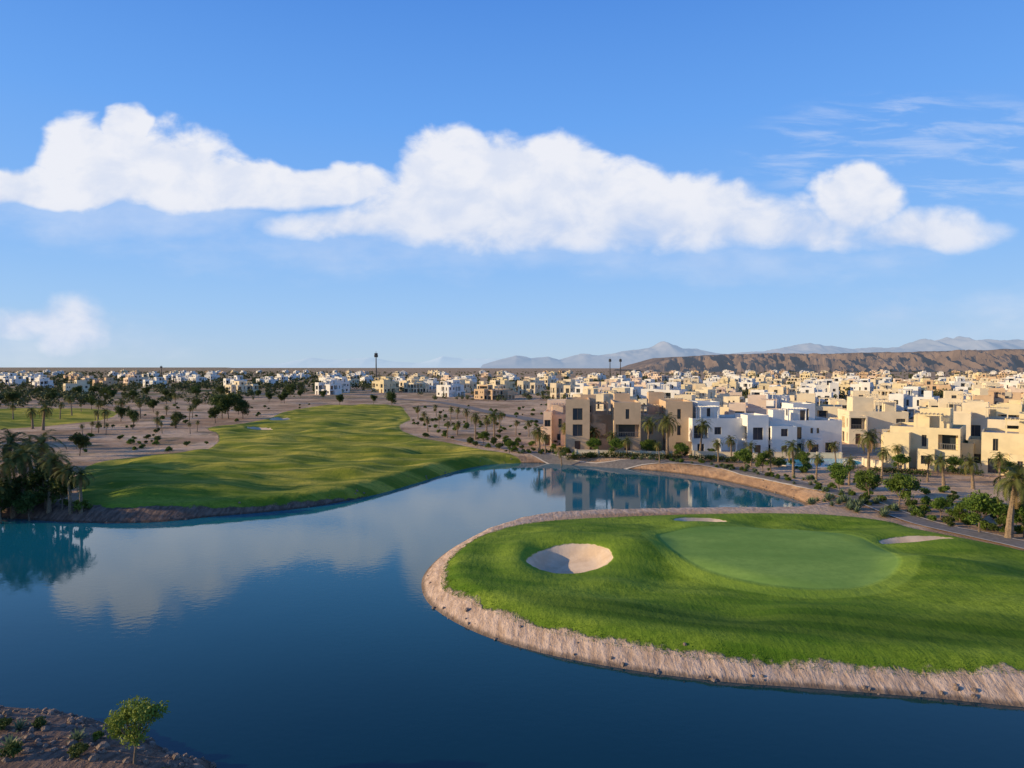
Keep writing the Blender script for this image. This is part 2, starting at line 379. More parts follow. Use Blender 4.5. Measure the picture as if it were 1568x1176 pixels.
    PM={'walls':None,'roof':'roof','windows':'glass','window_frames':'frame','door':'door','railings':'rail','pergola':None}
    def single(s,name,wall):
        v=[];f=[];mi=[];mats=[wall]
        for p,(pv,pf) in s.parts.items():
            mk=s.PM[p] or wall
            if mk not in mats: mats.append(mk)
            k=len(v); v+=pv; f+=[tuple(q+k for q in ff) for ff in pf]; mi+=[mats.index(mk)]*len(pf)
        return mkmesh(name,v,f,mats,mi)
    def group(s,name,wall,loc,rz,wallmap=None):
        e=bpy.data.objects.new(name,None); scene.collection.objects.link(e); e.location=loc; e.rotation_euler=(0,0,rz)
        for p,(pv,pf) in s.parts.items(): obj(p,mkmesh(p,pv,pf,[s.PM[p] or wall]),parent=e)
        return e
def villa(seed,W=13,D=11):
    rnd=random.Random(seed); b=B()
    hm=6.5+rnd.choice([0,.3,.6])
    b.vol(0,W,0,D,-1,hm,rnd,.85,terr=.35)
    w1=W*rnd.uniform(.3,.42); x1=rnd.choice([-.6,W-w1+.6])
    b.vol(x1,x1+w1,-2.4,4,-1,hm+rnd.choice([-.9,.75,1.1]),rnd,.95,door=True,terr=.4)
    w2=W*.25; x2=W/2-w2/2+rnd.uniform(-1,1)
    b.vol(x2,x2+w2,-1.3,2,-1,3.35,rnd,.9)
    b.vol(-1.9,2.2,D*.35,D-.6,-1,rnd.choice([3.4,5.0,hm+.4]),rnd,.85)
    b.vol(W-2,W+1.6,D*.3,D-1.3,-1,rnd.choice([3.4,4.3]),rnd,.7)
    rx=rnd.uniform(1,W-6); b.vol(rx,rx+4.4,D*.45,D-.5,hm-.5,hm+2.9,rnd,.7,terr=.15)
    if rnd.random()<.6:
        rx2=(rx+6.3)%(W-3); b.vol(rx2,rx2+2.3,D*.3,D*.3+2.3,hm-.5,hm+1.8,rnd,0)
    px_=rnd.uniform(.8,W-5); b.pergola(px_,px_+3.6,.7,3.5,hm-.45,hm+1.9)
    return b
def apartment(seed,n=5,st=3):
    rnd=random.Random(seed); b=B(); x=0
    b.vol(.4,n*4.9-.5,2.6,13,-1,7.4,rnd,.6)
    for k in range(n):
        w=rnd.uniform(4.4,5.4); y0=[0,2.6,-1.7,1.9,-.6,.8][k%6]
        hh=[10.6,7.3,10.1,7.0,10.2,7.2][k%6]+rnd.uniform(-.2,.2)
        b.vol(x,x+w-.13,y0,9+rnd.uniform(0,2),-1,hh,rnd,.97,terr=.5,door=(k%2==0))
        if hh<8: b.pergola(x+.7,x+w-.9,y0+.6,y0+3.5,hh-.45,hh+2)
        x+=w
    for k in range(3):
        rx=3+k*7; b.vol(rx,rx+3.2,9.3,12.7,6.4,10.9+.3*k,rnd,.5)
    return b
def place(px,py,z=1.4): 
    x,y=P(px,py,z); return x,y
bx=[]
def near_b(name,b,wall,px,py,rz):
    x,y=place(px,py); bx.append((x+math.cos(rz)*7,y+6)); b.group(name,wall,(x,y,hz(x,y)),rz)
R=math.radians
near_b('tan_apartment_building',apartment(3,5),'w_tan',866,692,R(-5))
near_b('pink_villa',villa(21,5.5,9),'w_pink',838,680,R(-8))
near_b('white_villa',villa(5,13,10),'w_white',1060,697,R(3))
near_b('white_villa',villa(9,14,10),'w_white',1178,697,R(3))
near_b('yellow_villa',villa(12,10,10),'w_yellow',1362,712,R(-38))
near_b('yellow_villa',villa(15,11,10),'w_yellow',1502,722,R(-36))
near_b('yellow_villa',villa(16,12,10),'w_cream',1450,690,R(-36))
near_b('cream_villa',villa(18,12,10),'w_cream',1590,700,R(-36))
near_b('cream_villa',villa(31,12,10),'w_cream',1400,672,R(-30))
near_b('cream_villa',villa(33,12,10),'w_cream',1300,676,R(-12))
near_b('cream_villa',villa(35,12,10),'w_yellow',1530,672,R(-36))
near_b('white_villa',villa(37,12,10),'w_white',1640,720,R(-36))
near_b('cream_villa',villa(41,12,10),'w_cream',1000,664,R(-25))
near_b('pink_villa',villa(43,12,10),'w_pink',1120,664,R(-20))
near_b('cream_villa',villa(45,12,10),'w_cream',1210,661,R(-25))
# town
variants=[]
VN={'w_white':'white_villa','w_cream':'cream_villa','w_yellow':'yellow_villa','w_pink':'pink_villa','w_tan':'tan_villa'}
for k,(sd,wl) in enumerate([(101,'w_white'),(102,'w_white'),(103,'w_white'),(104,'w_cream'),(105,'w_cream'),(106,'w_yellow'),(107,'w_pink'),(108,'w_tan'),(109,'w_white'),(110,'w_cream'),(111,'w_tan'),(112,'w_pink'),(113,'w_white'),(114,'w_cream')]):
    b=villa(sd,10+(k%4)*2,9+(k%3)*2); variants.append((b.single('villa_mesh',wl),VN[wl]))
spots=[]
y=192
while y<520:     # right hand district
    x0=max(.075*y+8,0) if y<330 else (-.28*y+(0 if y>400 else 60))
    x=x0+random.uniform(0,10)
    while x<.95*y+30:
        if random.random()<.74: spots.append((x+random.uniform(-3,3),y+random.uniform(-6,6),R(random.choice([-35,-28,-40,55,-20,-32]))))
        x+=random.uniform(21,29)
    y+=32
y=430
while y<1900:
    x=-.95*y
    step=random.uniform(26,40)*(1+y/1200)
    while x<.95*y:
        u=x/y
        if y<520 and u>-.3: x+=step; continue
        p=.62 if u>-.28 else .6
        if y<540 and u<-.32: p=0.12
        if y>1000: p*=.5
        if random.random()<p: spots.append((x+random.uniform(-10,10),y+random.uniform(-16,16),R(random.choice([-35,-28,-40,55,-15,-32]))))
        x+=step
    y+=40*(1+y/1000)
xs_=np.array([s_[0] for s_ in spots]); ys_=np.array([s_[1] for s_ in spots]); zs_=height(xs_,ys_)[0]
for (x,y,rz),z in zip(spots,zs_):
    if min([math.hypot(x-a_,y-b_) for a_,b_ in bx])<15: continue
    v=variants[random.choices(range(14),[3,2,3,3,3,2,2,1,2,3,1,2,2,3] if x/y>.05 else [3,3,3,2,2,1,1,1,3,2,1,1,2,2])[0]]
    obj(v[1],v[0],(x,y,float(z)-.1),rz,(1,1,random.uniform(.8,1.08)))

# ---------- vegetation
def tube(v,f,mi,pts,rads,n=7,m=0):
    k0=len(v)
    for i_,(p,r_) in enumerate(zip(pts,rads)):
        d=(Vector(pts[min(i_+1,len(pts)-1)])-Vector(pts[max(i_-1,0)])).normalized()
        a=d.orthogonal().normalized() if abs(d.z)<.9 else Vector((1,0,0)); a=(a-d*a.dot(d)).normalized(); b_=d.cross(a)
        for j in range(n):
            t=2*math.pi*j/n; q=Vector(p)+(a*math.cos(t)+b_*math.sin(t))*r_; v.append(tuple(q))
    for i_ in range(len(pts)-1):
        for j in range(n):
            A=k0+i_*n+j; B_=k0+i_*n+(j+1)%n
            f.append((A,B_,B_+n,A+n)); mi.append(m)
def palm_mesh(seed,h=7,nf=36,L=2.7,full=True):
    rnd=random.Random(seed); v=[];f=[];mi=[]
    lx,ly=rnd.uniform(-.5,.5),rnd.uniform(-.5,.5); pts=[];rad=[]
    n=14
    for i_ in range(n+1):
        t=i_/n; pts.append((lx*t*t,ly*t*t,h*t-.3*(1-t))); rad.append((.30-.13*min(1,t*1.6))*(1+.12*(i_%2))+(.14 if t>.93 else 0))
    tube(v,f,mi,pts,rad,8,0)
    top=Vector(pts[-1])
    for k in range(nf):
        az=k*2.399+rnd.uniform(-.2,.2); el=math.radians(82-(k/nf)*(125 if full else 70)+rnd.uniform(-8,8)); l=L*rnd.uniform(.85,1.1)
        m=1 if k<nf*.88 else 2
        p=top.copy(); d=Vector((math.cos(az)*math.cos(el),math.sin(az)*math.cos(el),math.sin(el))); ns=9; side=Vector((-math.sin(az),math.cos(az),0))
        prev=p.copy()
        for s_ in range(ns):
            q=prev+d*(l/ns); e=math.asin(max(-1,min(1,d.z)))-.17-.03*s_*.5
            d=Vector((math.cos(az)*math.cos(e),math.sin(az)*math.cos(e),math.sin(e)))
            w=.03; kk=len(v); v+= [tuple(prev-side*w),tuple(prev+side*w),tuple(q+side*w),tuple(q-side*w)]; f.append((kk,kk+1,kk+2,kk+3)); mi.append(m)
            if s_>0:
                for sub in (0,.5):
                    pp=prev.lerp(q,sub); ll=.62*math.sin(math.pi*(.18+.75*(s_+sub)/ns))*l/2.7
                    up=side.cross(d).normalized()
                    if up.z<0: up=-up
                    for sg in (-1,1):
                        dirl=(side*sg*.85+d*.6+up*.15-Vector((0,0,.25))).normalized(); e_=pp+dirl*ll*rnd.uniform(.8,1.15)
                        kk=len(v); v+=[tuple(pp-d*.06),tuple(pp+d*.06),tuple(e_)]; f.append((kk,kk+1,kk+2)); mi.append(m)
            prev=q
    return mkmesh('palm_tree_mesh',v,f,['trunk','frond','dry'],mi)
def leafcloud(lobes,n,size,rng):
    w=np.array([l[3]**2 for l in lobes]); w=w/w.sum(); idx=rng.choice(len(lobes),n,p=w); L=np.array(lobes)[idx]
    d=rng.normal(size=(n,3)); d/=np.linalg.norm(d,axis=1)[:,None]
    rr=(rng.random(n)**.35)[:,None]*L[:,3:4]*(1+.18*rng.normal(size=(n,1)))
    c=L[:,:3]+d*rr*np.array([1,1,.8])
    a=rng.normal(size=(n,3)); a/=np.linalg.norm(a,axis=1)[:,None]; b_=np.cross(a,rng.normal(size=(n,3))); b_/=np.linalg.norm(b_,axis=1)[:,None]
    s=size*(.6+.8*rng.random((n,1)))
    V=np.stack([c-a*s,c+b_*s*.45,c+a*s,c-b_*s*.45],1).reshape(-1,3); Fq=np.arange(4*n).reshape(-1,4)
    return V,Fq
def tree_mesh(seed,h=4,r=1.6,n=3200,size=.14,leaf='leaf',trunk_h=.3,open_=False):
    rnd=random.Random(seed); rng=np.random.default_rng(seed); v=[];f=[];mi=[]; lobes=[]
    th=h*trunk_h; tube(v,f,mi,[(0,0,-.3),(.05,0,th*.5),(.1,.05,th)],[.05*h*.6,.035*h*.6,.03*h*.6],7,0)
    for k in range(9 if not open_ else 11):
        az=k*2.4+rnd.uniform(-.4,.4); rad=r*rnd.uniform(.25,.75); z=th+(h-th)*rnd.uniform(.1,.85)
        e=(math.cos(az)*rad,math.sin(az)*rad,z)
        tube(v,f,mi,[(.1,.05,th*.9),(e[0]*.5,e[1]*.5,th+(z-th)*.45),e],[.02*h*.6,.014*h*.6,.006*h],5,0)
        lobes.append((*e,r*rnd.uniform(.32,.52)*(.75 if open_ else 1)))
    lobes.append((0,0,h*.8,r*.45))
    V,Fq=leafcloud(lobes,n,size,rng); k=len(v); v+=V.tolist(); f+=(Fq+k).tolist(); mi+=[1]*len(Fq)
    return mkmesh('leafy_tree_mesh',v,f,['bark',leaf],mi)
def shrub_mesh(seed,r=1,n=900,size=.13,leaf='leafd'):
    rnd=random.Random(seed); rng=np.random.default_rng(seed); v=[];f=[];mi=[]; lobes=[]
    for k in range(7):
        az=k*2.4; rad=r*rnd.uniform(.1,.7); e=(math.cos(az)*rad,math.sin(az)*rad,r*rnd.uniform(.4,1.0)); lobes.append((*e,r*rnd.uniform(.35,.5)))
        tube(v,f,mi,[(0,0,-.1),e],[.05,.02],5,0)
    V,Fq=leafcloud(lobes,n,size,rng); V[:,2]=np.maximum(V[:,2],0.02); k=len(v); v+=V.tolist(); f+=(Fq+k).tolist(); mi+=[1]*len(Fq)
    return mkmesh('shrub_mesh',v,f,['bark',leaf],mi)
def agave_mesh(seed,r=.9):
    rnd=random.Random(seed); v=[];f=[]
    for k in range(30):
        az=k*2.4; el=math.radians(80-k*2.3); l=r*rnd.uniform(.8,1.1); d=Vector((math.cos(az)*math.cos(el),math.sin(az)*math.cos(el),math.sin(el))); sd=Vector((-math.sin(az),math.cos(az),0))
        kk=len(v); a=Vector((0,0,.05)); m_=a+d*l*.45; t=a+d*l-Vector((0,0,.08*l))
        v+=[tuple(a-sd*.05),tuple(a+sd*.05),tuple(m_+sd*.085),tuple(t),tuple(m_-sd*.085)]; f+=[(kk,kk+1,kk+2,kk+4),(kk+4,kk+2,kk+3)]
    return mkmesh('agave_mesh',v,f,['agave'])
palms=[palm_mesh(1,6.5),palm_mesh(2,7.2),palm_mesh(3,5.6),palm_mesh(4,4.2,30,2.3)]
trees=[tree_mesh(1,4,1.7),tree_mesh(2,4,1.9),tree_mesh(3,4,1.9,leaf='leafd'),tree_mesh(4,4,1.7,leaf='leafd')]
shrubs=[shrub_mesh(1,leaf='leaf'),shrub_mesh(2),shrub_mesh(3),shrub_mesh(4,leaf='leaf')]
agaves=[agave_mesh(1),agave_mesh(2)]
def put_xy(name,mesh,x,y,s=1,rz=None,lmin=1.3):
    q=height(np.array([x]),np.array([y]))
    if q[2][0]>-1.2 or q[1][0]<lmin: return          # keep planting off the turf and out of the lake
    obj(name,mesh,(x,y,float(q[0][0])-.03),random.uniform(0,6.28) if rz is None else rz,s)
def put(name,mesh,px,py,s=1,rz=None,zref=1.5):
    x,y=P(px,py,zref); put_xy(name,mesh,x,y,s,rz)
def palm_at(px,py,top):
    x,y=P(px,py,1.5); hh=(py-top)/F*y; k=random.randrange(4); base=[8.2,8.9,7.3,5.6][k]
    obj('palm_tree',palms[k],(x,y,hz(x,y)),random.uniform(0,6.28),max(.35,hh/base))
for a_ in [(757,676,626),(728,672,628),(826,692,648),(866,688,640),(1022,700,626),(1072,700,636),(992,696,632),(1215,730,668),(1330,724,652),(1280,716,672),(1545,822,702),
           (840,672,640),(700,664,640),(672,655,632),(650,650,628),(790,665,640),(8,752,652),(58,756,655),(36,772,662),(108,776,694),(88,762,685),(-30,770,650),(-70,760,655),
           (268,655,627),(240,662,636),(66,658,614),(50,656,620),(150,640,606),(186,640,606),(20,640,612),(92,640,612),(640,640,618),(668,636,616),(700,640,620),(820,680,655),
           (1180,690,650),(1445,704,655),(1395,704,668),(1240,700,668),(20,774,668),(75,774,676),(0,782,690),(124,776,704),(-50,740,650),(-110,750,650),(48,740,662),(1490,745,690),(1420,735,690),(1565,770,705),
           (905,690,648),(940,694,655),(1120,704,662),(860,700,662),(1150,712,672),(1100,706,668),(1180,722,682),(1250,735,690),(1300,742,694),(1350,736,680),(960,700,664),(835,694,660),(1445,742,690),
           (1530,738,684),(745,662,630),(765,655,626),(715,650,622),(690,644,620),(685,668,640),(655,660,634),(1010,706,670),(810,668,640),(1375,716,676),(1480,712,668),(215,640,608),(160,655,622),(290,645,618),(110,636,604)]: palm_at(*a_)
for i_ in range(22):
    yy=random.uniform(618,668); palm_at(random.uniform(120,310),yy,yy-random.uniform(12,22))
def tree_at(px,py,top,kinds=(0,1),name='leafy_tree'):
    x,y=P(px,py,1.5); hh=(py-top)/F*y; k=random.choice(kinds); obj(name,trees[k],(x,y,hz(x,y)),random.uniform(0,6.28),hh/3.9)
for a_ in [(1140,718,685),(1168,722,690),(1285,748,708),(1331,760,716),(1377,772,718),(1500,812,748),(1530,800,762),(1045,702,676),(945,698,668),(992,698,670),(908,694,668),
           (1440,788,754),(1470,792,762),(780,692,672),(740,680,660),(1568,820,768),(1425,704,680),(1090,700,684),(1230,712,690),(1540,735,700),(1460,722,694),(1380,720,692)]: tree_at(*a_)
for a_ in [(70,772,704),(20,772,722),(95,774,722),(-5,780,706),(-30,775,700),(-80,775,680),(122,696,662),(-60,745,680),(-120,770,670),(-160,765,660),(45,778,728),
           (350,640,602),(365,634,608),(330,648,622),(340,640,606),(372,640,612),(205,650,628),(185,645,622),(270,655,632),(520,620,603),(590,600,584),(600,622,600),(572,618,604),(495,612,598),(235,632,612),(300,628,610),(140,628,608),(20,620,600),(80,618,600),(-40,625,600)]: tree_at(*a_,kinds=(2,3))
for i_ in range(26):
    yy=random.uniform(606,626); tree_at(random.uniform(-60,470),yy,yy-random.uniform(12,20),kinds=(2,3))
# windbreak west of the fairway: its long evening shadows cross the turf
for k in range(13):
    y=88+k*6.0+random.uniform(-2.5,2.5); x=-.80*y-random.uniform(2,9)
    if random.random()<.55: obj('leafy_tree',trees[random.choice((2,3))],(x,y,hz(x,y)),random.uniform(0,6.28),random.uniform(1.9,2.7))
    else: obj('palm_tree',palms[random.randrange(2)],(x,y,hz(x,y)),random.uniform(0,6.28),random.uniform(1.3,1.6))
for i_ in range(100):  # shrubs along the far shore and gardens
    px=random.uniform(640,1270); py=691+random.uniform(-14,8)+max(0,(px-1050)*.14)
    put('shrub',random.choice(shrubs),px,py,random.uniform(.35,1.0))
for i_ in range(70):
    t=random.random(); put('shrub',random.choice(shrubs),1250+t*330,742+t*75+random.uniform(-36,12),random.uniform(.3,.9))
# planting on top of the bay bank
bank_pts=[k for k in range(len(LAKE)) if LAKE[k][1]>84 and LAKE[k][0]>-4]
for i_ in range(150):
    q=LAKE[random.choice(bank_pts)]; d_=random.uniform(3.2,8.5); an=random.uniform(0.1,1.9)
    x=q[0]+math.cos(an)*d_; y=q[1]+math.sin(an)*d_
    if random.random()<.7: put_xy('shrub',random.choice(shrubs),x,y,random.uniform(.2,.6),None,3.0)
    else: put_xy('agave_plant',random.choice(agaves),x,y,random.uniform(.6,1.1),None,2.6)
for i_ in range(40): put('shrub',random.choice(shrubs),random.uniform(-60,128),random.uniform(745,786),random.uniform(.6,1.3))
for i_ in range(80): put('shrub',random.choice(shrubs),random.uniform(130,480),random.uniform(606,690),random.uniform(.4,1.0))
for i_ in range(100): put('shrub',random.choice(shrubs),random.uniform(630,840),random.uniform(620,682),random.uniform(.4,1.0))
for i_ in range(36):
    t=random.random(); put('agave_plant',random.choice(agaves),1225+t*170,760+t*24+random.uniform(-10,8),random.uniform(.7,1.3))
for a_ in [(1262,768),(1275,764),(1285,770),(1300,768),(1318,774),(30,1120),(118,1135),(15,1150)]: put('agave_plant',random.choice(agaves),*a_,random.uniform(.5,.8),zref=1.2)
# foreground shore corner
ft=tree_mesh(50,2.9,1.25,3400,.075,'leafb',.3,True)
x,y=P(205,1165,1.3); obj('leafy_tree',ft,(x,y,hz(x,y)),.4,1)
for (px,py,s_,k) in [(60,1118,.35,1),(120,1160,.45,1),(20,1165,.5,2),(150,1130,.3,0),(5,1120,.4,1),(250,1172,.25,2)]: put('shrub',shrubs[k],px,py,s_,zref=1.2)
# short grass fringing the peninsula turf
T0=TURF[0]; nb=26000; seg=RNG.integers(0,len(T0),nb); t_=RNG.random(nb)[:,None]
q=T0[seg]*(1-t_)+T0[(seg+1)%len(T0)]*t_+RNG.normal(scale=.3,size=(nb,2)); q=q[(q[:,1]<80)&(q[:,0]<45)]
hq,lq,tq,_,_=height(q[:,0],q[:,1]); ok=(tq>-.35)&(tq<.8); q=q[ok]; hq=hq[ok]; n_=len(q)
an=RNG.random(n_)*6.28; wv=np.stack([np.cos(an),np.sin(an),np.zeros(n_)],1)*RNG.uniform(.012,.03,(n_,1)); base=np.column_stack([q,hq-.02])
tip=base+np.column_stack([RNG.normal(scale=.04,size=(n_,2)),RNG.uniform(.04,.09,n_)])
obj('grass_fringe',mkmesh('grass_fringe',np.stack([base-wv,base+wv,tip],1).reshape(-1,3),np.arange(3*n_).reshape(-1,3),['grassb']))
# rocks
def rocks(name,spots_):
    v=[];f=[]
    for (x,y,z,s_) in spots_:
        n=6; k=len(v); ra=[random.uniform(.7,1.2) for _ in range(n)]; hh=random.uniform(.5,.9)
        for lv,(zz,sc) in enumerate(((-.3,1),(.25,.95),(hh,.5))):
            for j in range(n): 
                t=2*math.pi*j/n+lv*.3; v.append((x+math.cos(t)*s_*ra[j]*sc,y+math.sin(t)*s_*ra[(j+1)%n]*sc,z+zz*s_+random.uniform(-.1,.1)*s_))
        for lv in range(2):
            for j in range(n): f.append((k+lv*n+j,k+lv*n+(j+1)%n,k+(lv+1)*n+(j+1)%n,k+(lv+1)*n+j))
        f.append(tuple(k+2*n+j for j in range(n)))
    obj(name,mkmesh(name,v,f,['rock']))
cand=[]
for i_ in range(500):
    px=random.uniform(-60,340); py=random.uniform(1080,1185); cand.append((*P(px,py,.8),random.uniform(.04,.26)*random.random()**1.5+.03))
for i_ in range(320):
    k=random.randrange(len(LAKE)); q=LAKE[k]; cand.append((q[0]+random.gauss(0,.8),q[1]+random.gauss(0,.8),random.uniform(.05,.2)))
ca=np.array(cand); hh,lk2,*_=height(ca[:,0],ca[:,1])
rs=[(a_[0],a_[1],float(z),a_[2]) for a_,z,l in zip(cand,hh,lk2) if l>-.1 and l<25]
rocks('shore_rocks',rs)
# hedges
def hedge(p0,p1,wd=1.0,hh=1.3):
    a=np.array(p0);b_=np.array(p1); L=np.linalg.norm(b_-a); n=int(L/.7)+2; lobes=[]
    for k in range(n):
        q=a+(b_-a)*k/(n-1); z=hz(*q)
        lobes.append((q[0],q[1],z+hh*.5,wd*.62))
    V,Fq=leafcloud(lobes,int(n*110),.14,RNG); obj('garden_hedge',mkmesh('garden_hedge',V,Fq,['leafd']))
for a_,b_ in [((1350,712),(1440,712)),((1455,722),(1500,726)),((870,698),(1040,702)),((1060,704),(1165,708)),((1180,706),(1200,708)),((1340,724),(1420,728))]: hedge(P(*a_,1.5),P(*b_,1.5))
# distant trees as one mass
pts=[]
for i_ in range(7600):
    y=math.exp(random.uniform(math.log(300),math.log(2400))); u=random.uniform(-.95,.95)
    dens=.95 if (u<-.2 and y>480) else .42
    if y<430 and (-.62<u<0.07): continue
    if y<480 and u<-.1 and not (u<-.6): dens=.16
    if u>.05 and y<190: continue
    if random.random()<dens: pts.append((u*y,y,random.uniform(1.1,2.6)*(1.15 if u<-.2 else 1)))
for i_ in range(680):
    px=random.uniform(640,1700); y=random.uniform(160,420); x=(px-784)/F*y
    if px>850 or y>330: pts.append((x,y,random.uniform(.7,1.9)))
for i_ in range(300):
    pts.append((random.uniform(-330,-130),random.uniform(280,470),random.uniform(.8,2.4)))
pa=np.array(pts); za,_,tfa,_,_=height(pa[:,0],pa[:,1]); pa=pa[tfa<-1]; za=za[tfa<-1]
def mass(name,mask,nq,size,leaf):
    A=pa[mask]; Z=za[mask]; n=len(A)*nq; L=np.repeat(np.column_stack([A[:,0],A[:,1],Z+A[:,2]*.95,A[:,2]]),nq,0)
    d=RNG.normal(size=(n,3)); d/=np.linalg.norm(d,axis=1)[:,None]; off=np.repeat(RNG.uniform(.6,1.5,(len(A),3)),nq,0)
    c=L[:,:3]+d*L[:,3:4]*(RNG.random((n,1))**.4)*off*np.array([1,1,.8]); c[:,2]=np.maximum(c[:,2],.6)
    a=RNG.normal(size=(n,3)); a/=np.linalg.norm(a,axis=1)[:,None]; b_=np.cross(a,RNG.normal(size=(n,3))); b_/=np.linalg.norm(b_,axis=1)[:,None]
    s=size*L[:,3:4]*(.6+.8*RNG.random((n,1)))
    V=np.stack([c-a*s,c+b_*s*.6,c+a*s,c-b_*s*.6],1).reshape(-1,3)
    obj(name,mkmesh(name,V,np.arange(4*n).reshape(-1,4),[leaf]))
mass('distant_trees',pa[:,1]>=550,26,.42,'leaff'); mass('town_trees',pa[:,1]<550,100,.22,'leaff')

# ---------- path
def ribbon(name,line,wd,zoff,mat,off=0):
    c=catmull(line,10,False); n=len(c); t=np.gradient(c,axis=0); t/=np.linalg.norm(t,axis=1)[:,None]; nn=np.stack([-t[:,1],t[:,0]],1)
    m_=7; V=[]
    for j in range(m_): V.append(c+nn*(off+wd*(j/(m_-1)-.5)))
    V=np.stack(V,1).reshape(-1,2); z=height(V[:,0],V[:,1])[0]+zoff
    i_=np.arange((n-1)*(m_-1)); r=i_//(m_-1); cc=i_%(m_-1); a=r*m_+cc
    obj(name,mkmesh(name,np.column_stack([V,z]),np.stack([a,a+m_,a+m_+1,a+1],1),[mat],smooth=True))
line=PL([(1800,892),(1568,834),(1480,812),(1400,790),(1340,770),(1280,752),(1220,738),(1150,723),(1080,710),(1000,704),(900,702),(800,690),(700,672)],1.5)
ribbon('cart_path',line,2.6,.09,'path'); ribbon('path_kerb',line,.25,.13,'kerb',-1.42); ribbon('path_kerb',line,.25,.13,'kerb',1.42)
ribbon('town_road',PL([(-200,612),(100,606),(300,607),(480,610),(640,612),(800,640),(860,650)],1.5),6,.12,'path')
# pool
pp=catmull(PL([(1188,704),(1230,700),(1300,701),(1320,707),(1290,713),(1220,712)],1.7)); zz=max(hz(*q) for q in pp)+.05; cen=pp.mean(0); out=cen+(pp-cen)*1.13
n=len(pp); e=bpy.data.objects.new('swimming_pool',None); scene.collection.objects.link(e)
obj('water',mkmesh('pool_w',[(*q,zz) for q in pp],[tuple(range(n))],['pool']),parent=e)
v=[(*q,zz+.1) for q in pp]+[(*q,zz+.1) for q in out]+[(*q,zz-1) for q in out]+[(*q,zz-.02) for q in pp]
f=[(i_,n+i_,n+(i_+1)%n,(i_+1)%n) for i_ in range(n)]+[(n+i_,2*n+i_,2*n+(i_+1)%n,n+(i_+1)%n) for i_ in range(n)]+[(3*n+i_,i_,(i_+1)%n,3*n+(i_+1)%n) for i_ in range(n)]
obj('coping',mkmesh('coping',v,f,['kerb']),parent=e)
# garden walls
def gwall(a,b_,hh=1.3,t=.2):
    a=Vector(a); b_=Vector(b_); d=(b_-a); L=d.length; bb=B(); bb.box('walls',0,L,0,t,-1,hh); bb.box('walls',-.05,L+.05,-.05,t+.05,hh+.001,hh+.08)
    for k in range(int(L/4)+1): bb.box('walls',k*4,k*4+.35,-.08,t+.08,-1,hh+.2)
    obj('garden_wall',bb.single('garden_wall','w_cream'),(a.x,a.y,hz(a.x,a.y)),math.atan2(d.y,d.x))
for a_,b_ in [((1060,700),(1160,703)),((1180,700),(1290,702)),((1320,712),(1350,716)),((880,697),(1030,700)),((1440,712),(1500,722))]: gwall(P(*a_,1.5),P(*b_,1.5))
# masts
def mast(px,y,hh):
    x=(px-784)/F*y; v=[];f=[];mi=[]
    tube(v,f,mi,[(0,0,-1),(0,0,hh*.5),(0,0,hh)],[.8,.6,.4],10,0)
    for z,r in ((hh*.90,1.5),(hh*.955,1.3)):
        tube(v,f,mi,[(0,0,z-.6),(0,0,z-.25),(0,0,z+.25),(0,0,z+.5)],[.4,r,r,.4],12,0)
        for k in range(6):
            a=k*math.pi/3; c_=(math.cos(a)*r,math.sin(a)*r); tube(v,f,mi,[(c_[0],c_[1],z-1.1),(c_[0],c_[1],z+1.2)],[.25,.25],6,0)
    tube(v,f,mi,[(0,0,hh),(0,0,hh+2)],[.2,.06],6,0)
    obj('telecom_mast',mkmesh('telecom_mast',v,f,['metal'],mi),(x,y,1.2))
mast(576,640,30); mast(934,900,27.5); mast(950,905,27.5); mast(247,1000,18)

# ---------- hills
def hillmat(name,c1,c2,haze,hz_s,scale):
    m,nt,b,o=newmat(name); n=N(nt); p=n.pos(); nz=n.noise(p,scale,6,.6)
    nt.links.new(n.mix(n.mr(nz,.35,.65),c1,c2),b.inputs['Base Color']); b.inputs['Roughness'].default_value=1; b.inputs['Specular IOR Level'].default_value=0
    b.inputs['Emission Color'].default_value=(*haze,1); b.inputs['Emission Strength'].default_value=hz_s  # distance haze put in as a faint glow of the rock
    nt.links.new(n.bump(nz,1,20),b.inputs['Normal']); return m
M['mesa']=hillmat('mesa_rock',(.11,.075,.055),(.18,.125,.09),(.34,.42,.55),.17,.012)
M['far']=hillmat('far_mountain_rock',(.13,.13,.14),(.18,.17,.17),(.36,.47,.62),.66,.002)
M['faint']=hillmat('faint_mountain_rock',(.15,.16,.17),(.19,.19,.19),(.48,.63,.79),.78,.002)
def hills(name,mat,y0,depth,prof,nxx=500,nyy=40,flat=False,rough=.35,s=0,ws=60):
    px_=np.array([p_[0] for p_ in prof]); ph=np.array([p_[1] for p_ in prof])
    xx=np.linspace(px_[0],px_[-1],nxx); tt=np.linspace(0,1,nyy); GX,T=np.meshgrid(xx,tt); GY=y0+T*depth
    cr=np.interp(GX,px_,ph)
    rd=1-np.abs(2*fbm(GX/ws,GY/ws/1.6,s,4)-1)
    if flat:
        shape=sst(T+ (rd-.75)*.55,.02,.42)*(1-sst(T,.85,1)); hh=cr*shape*(1+(fbm(GX/90,GY/90,s+3)-.5)*.14)
    else:
        shape=np.sin(np.clip(T,0,1)*math.pi)**.8; hh=cr*shape*(1-rough+rough*rd*1.15)
    hh=hh+(fbm(GX/ws*4,GY/ws*4,s+9)-.5)*cr*.05*shape-2*(1-shape)
    i_=np.arange((nyy-1)*(nxx-1)); r=i_//(nxx-1); c_=i_%(nxx-1); a=r*nxx+c_
    obj(name,mkmesh(name,np.stack([GX.ravel(),GY.ravel(),hh.ravel()],1),np.stack([a,a+1,a+nxx+1,a+nxx],1),[mat],smooth=not flat))
def prof(l,y): return [((px-784)/F*y,18+(562-py)/F*y) for px,py in l]
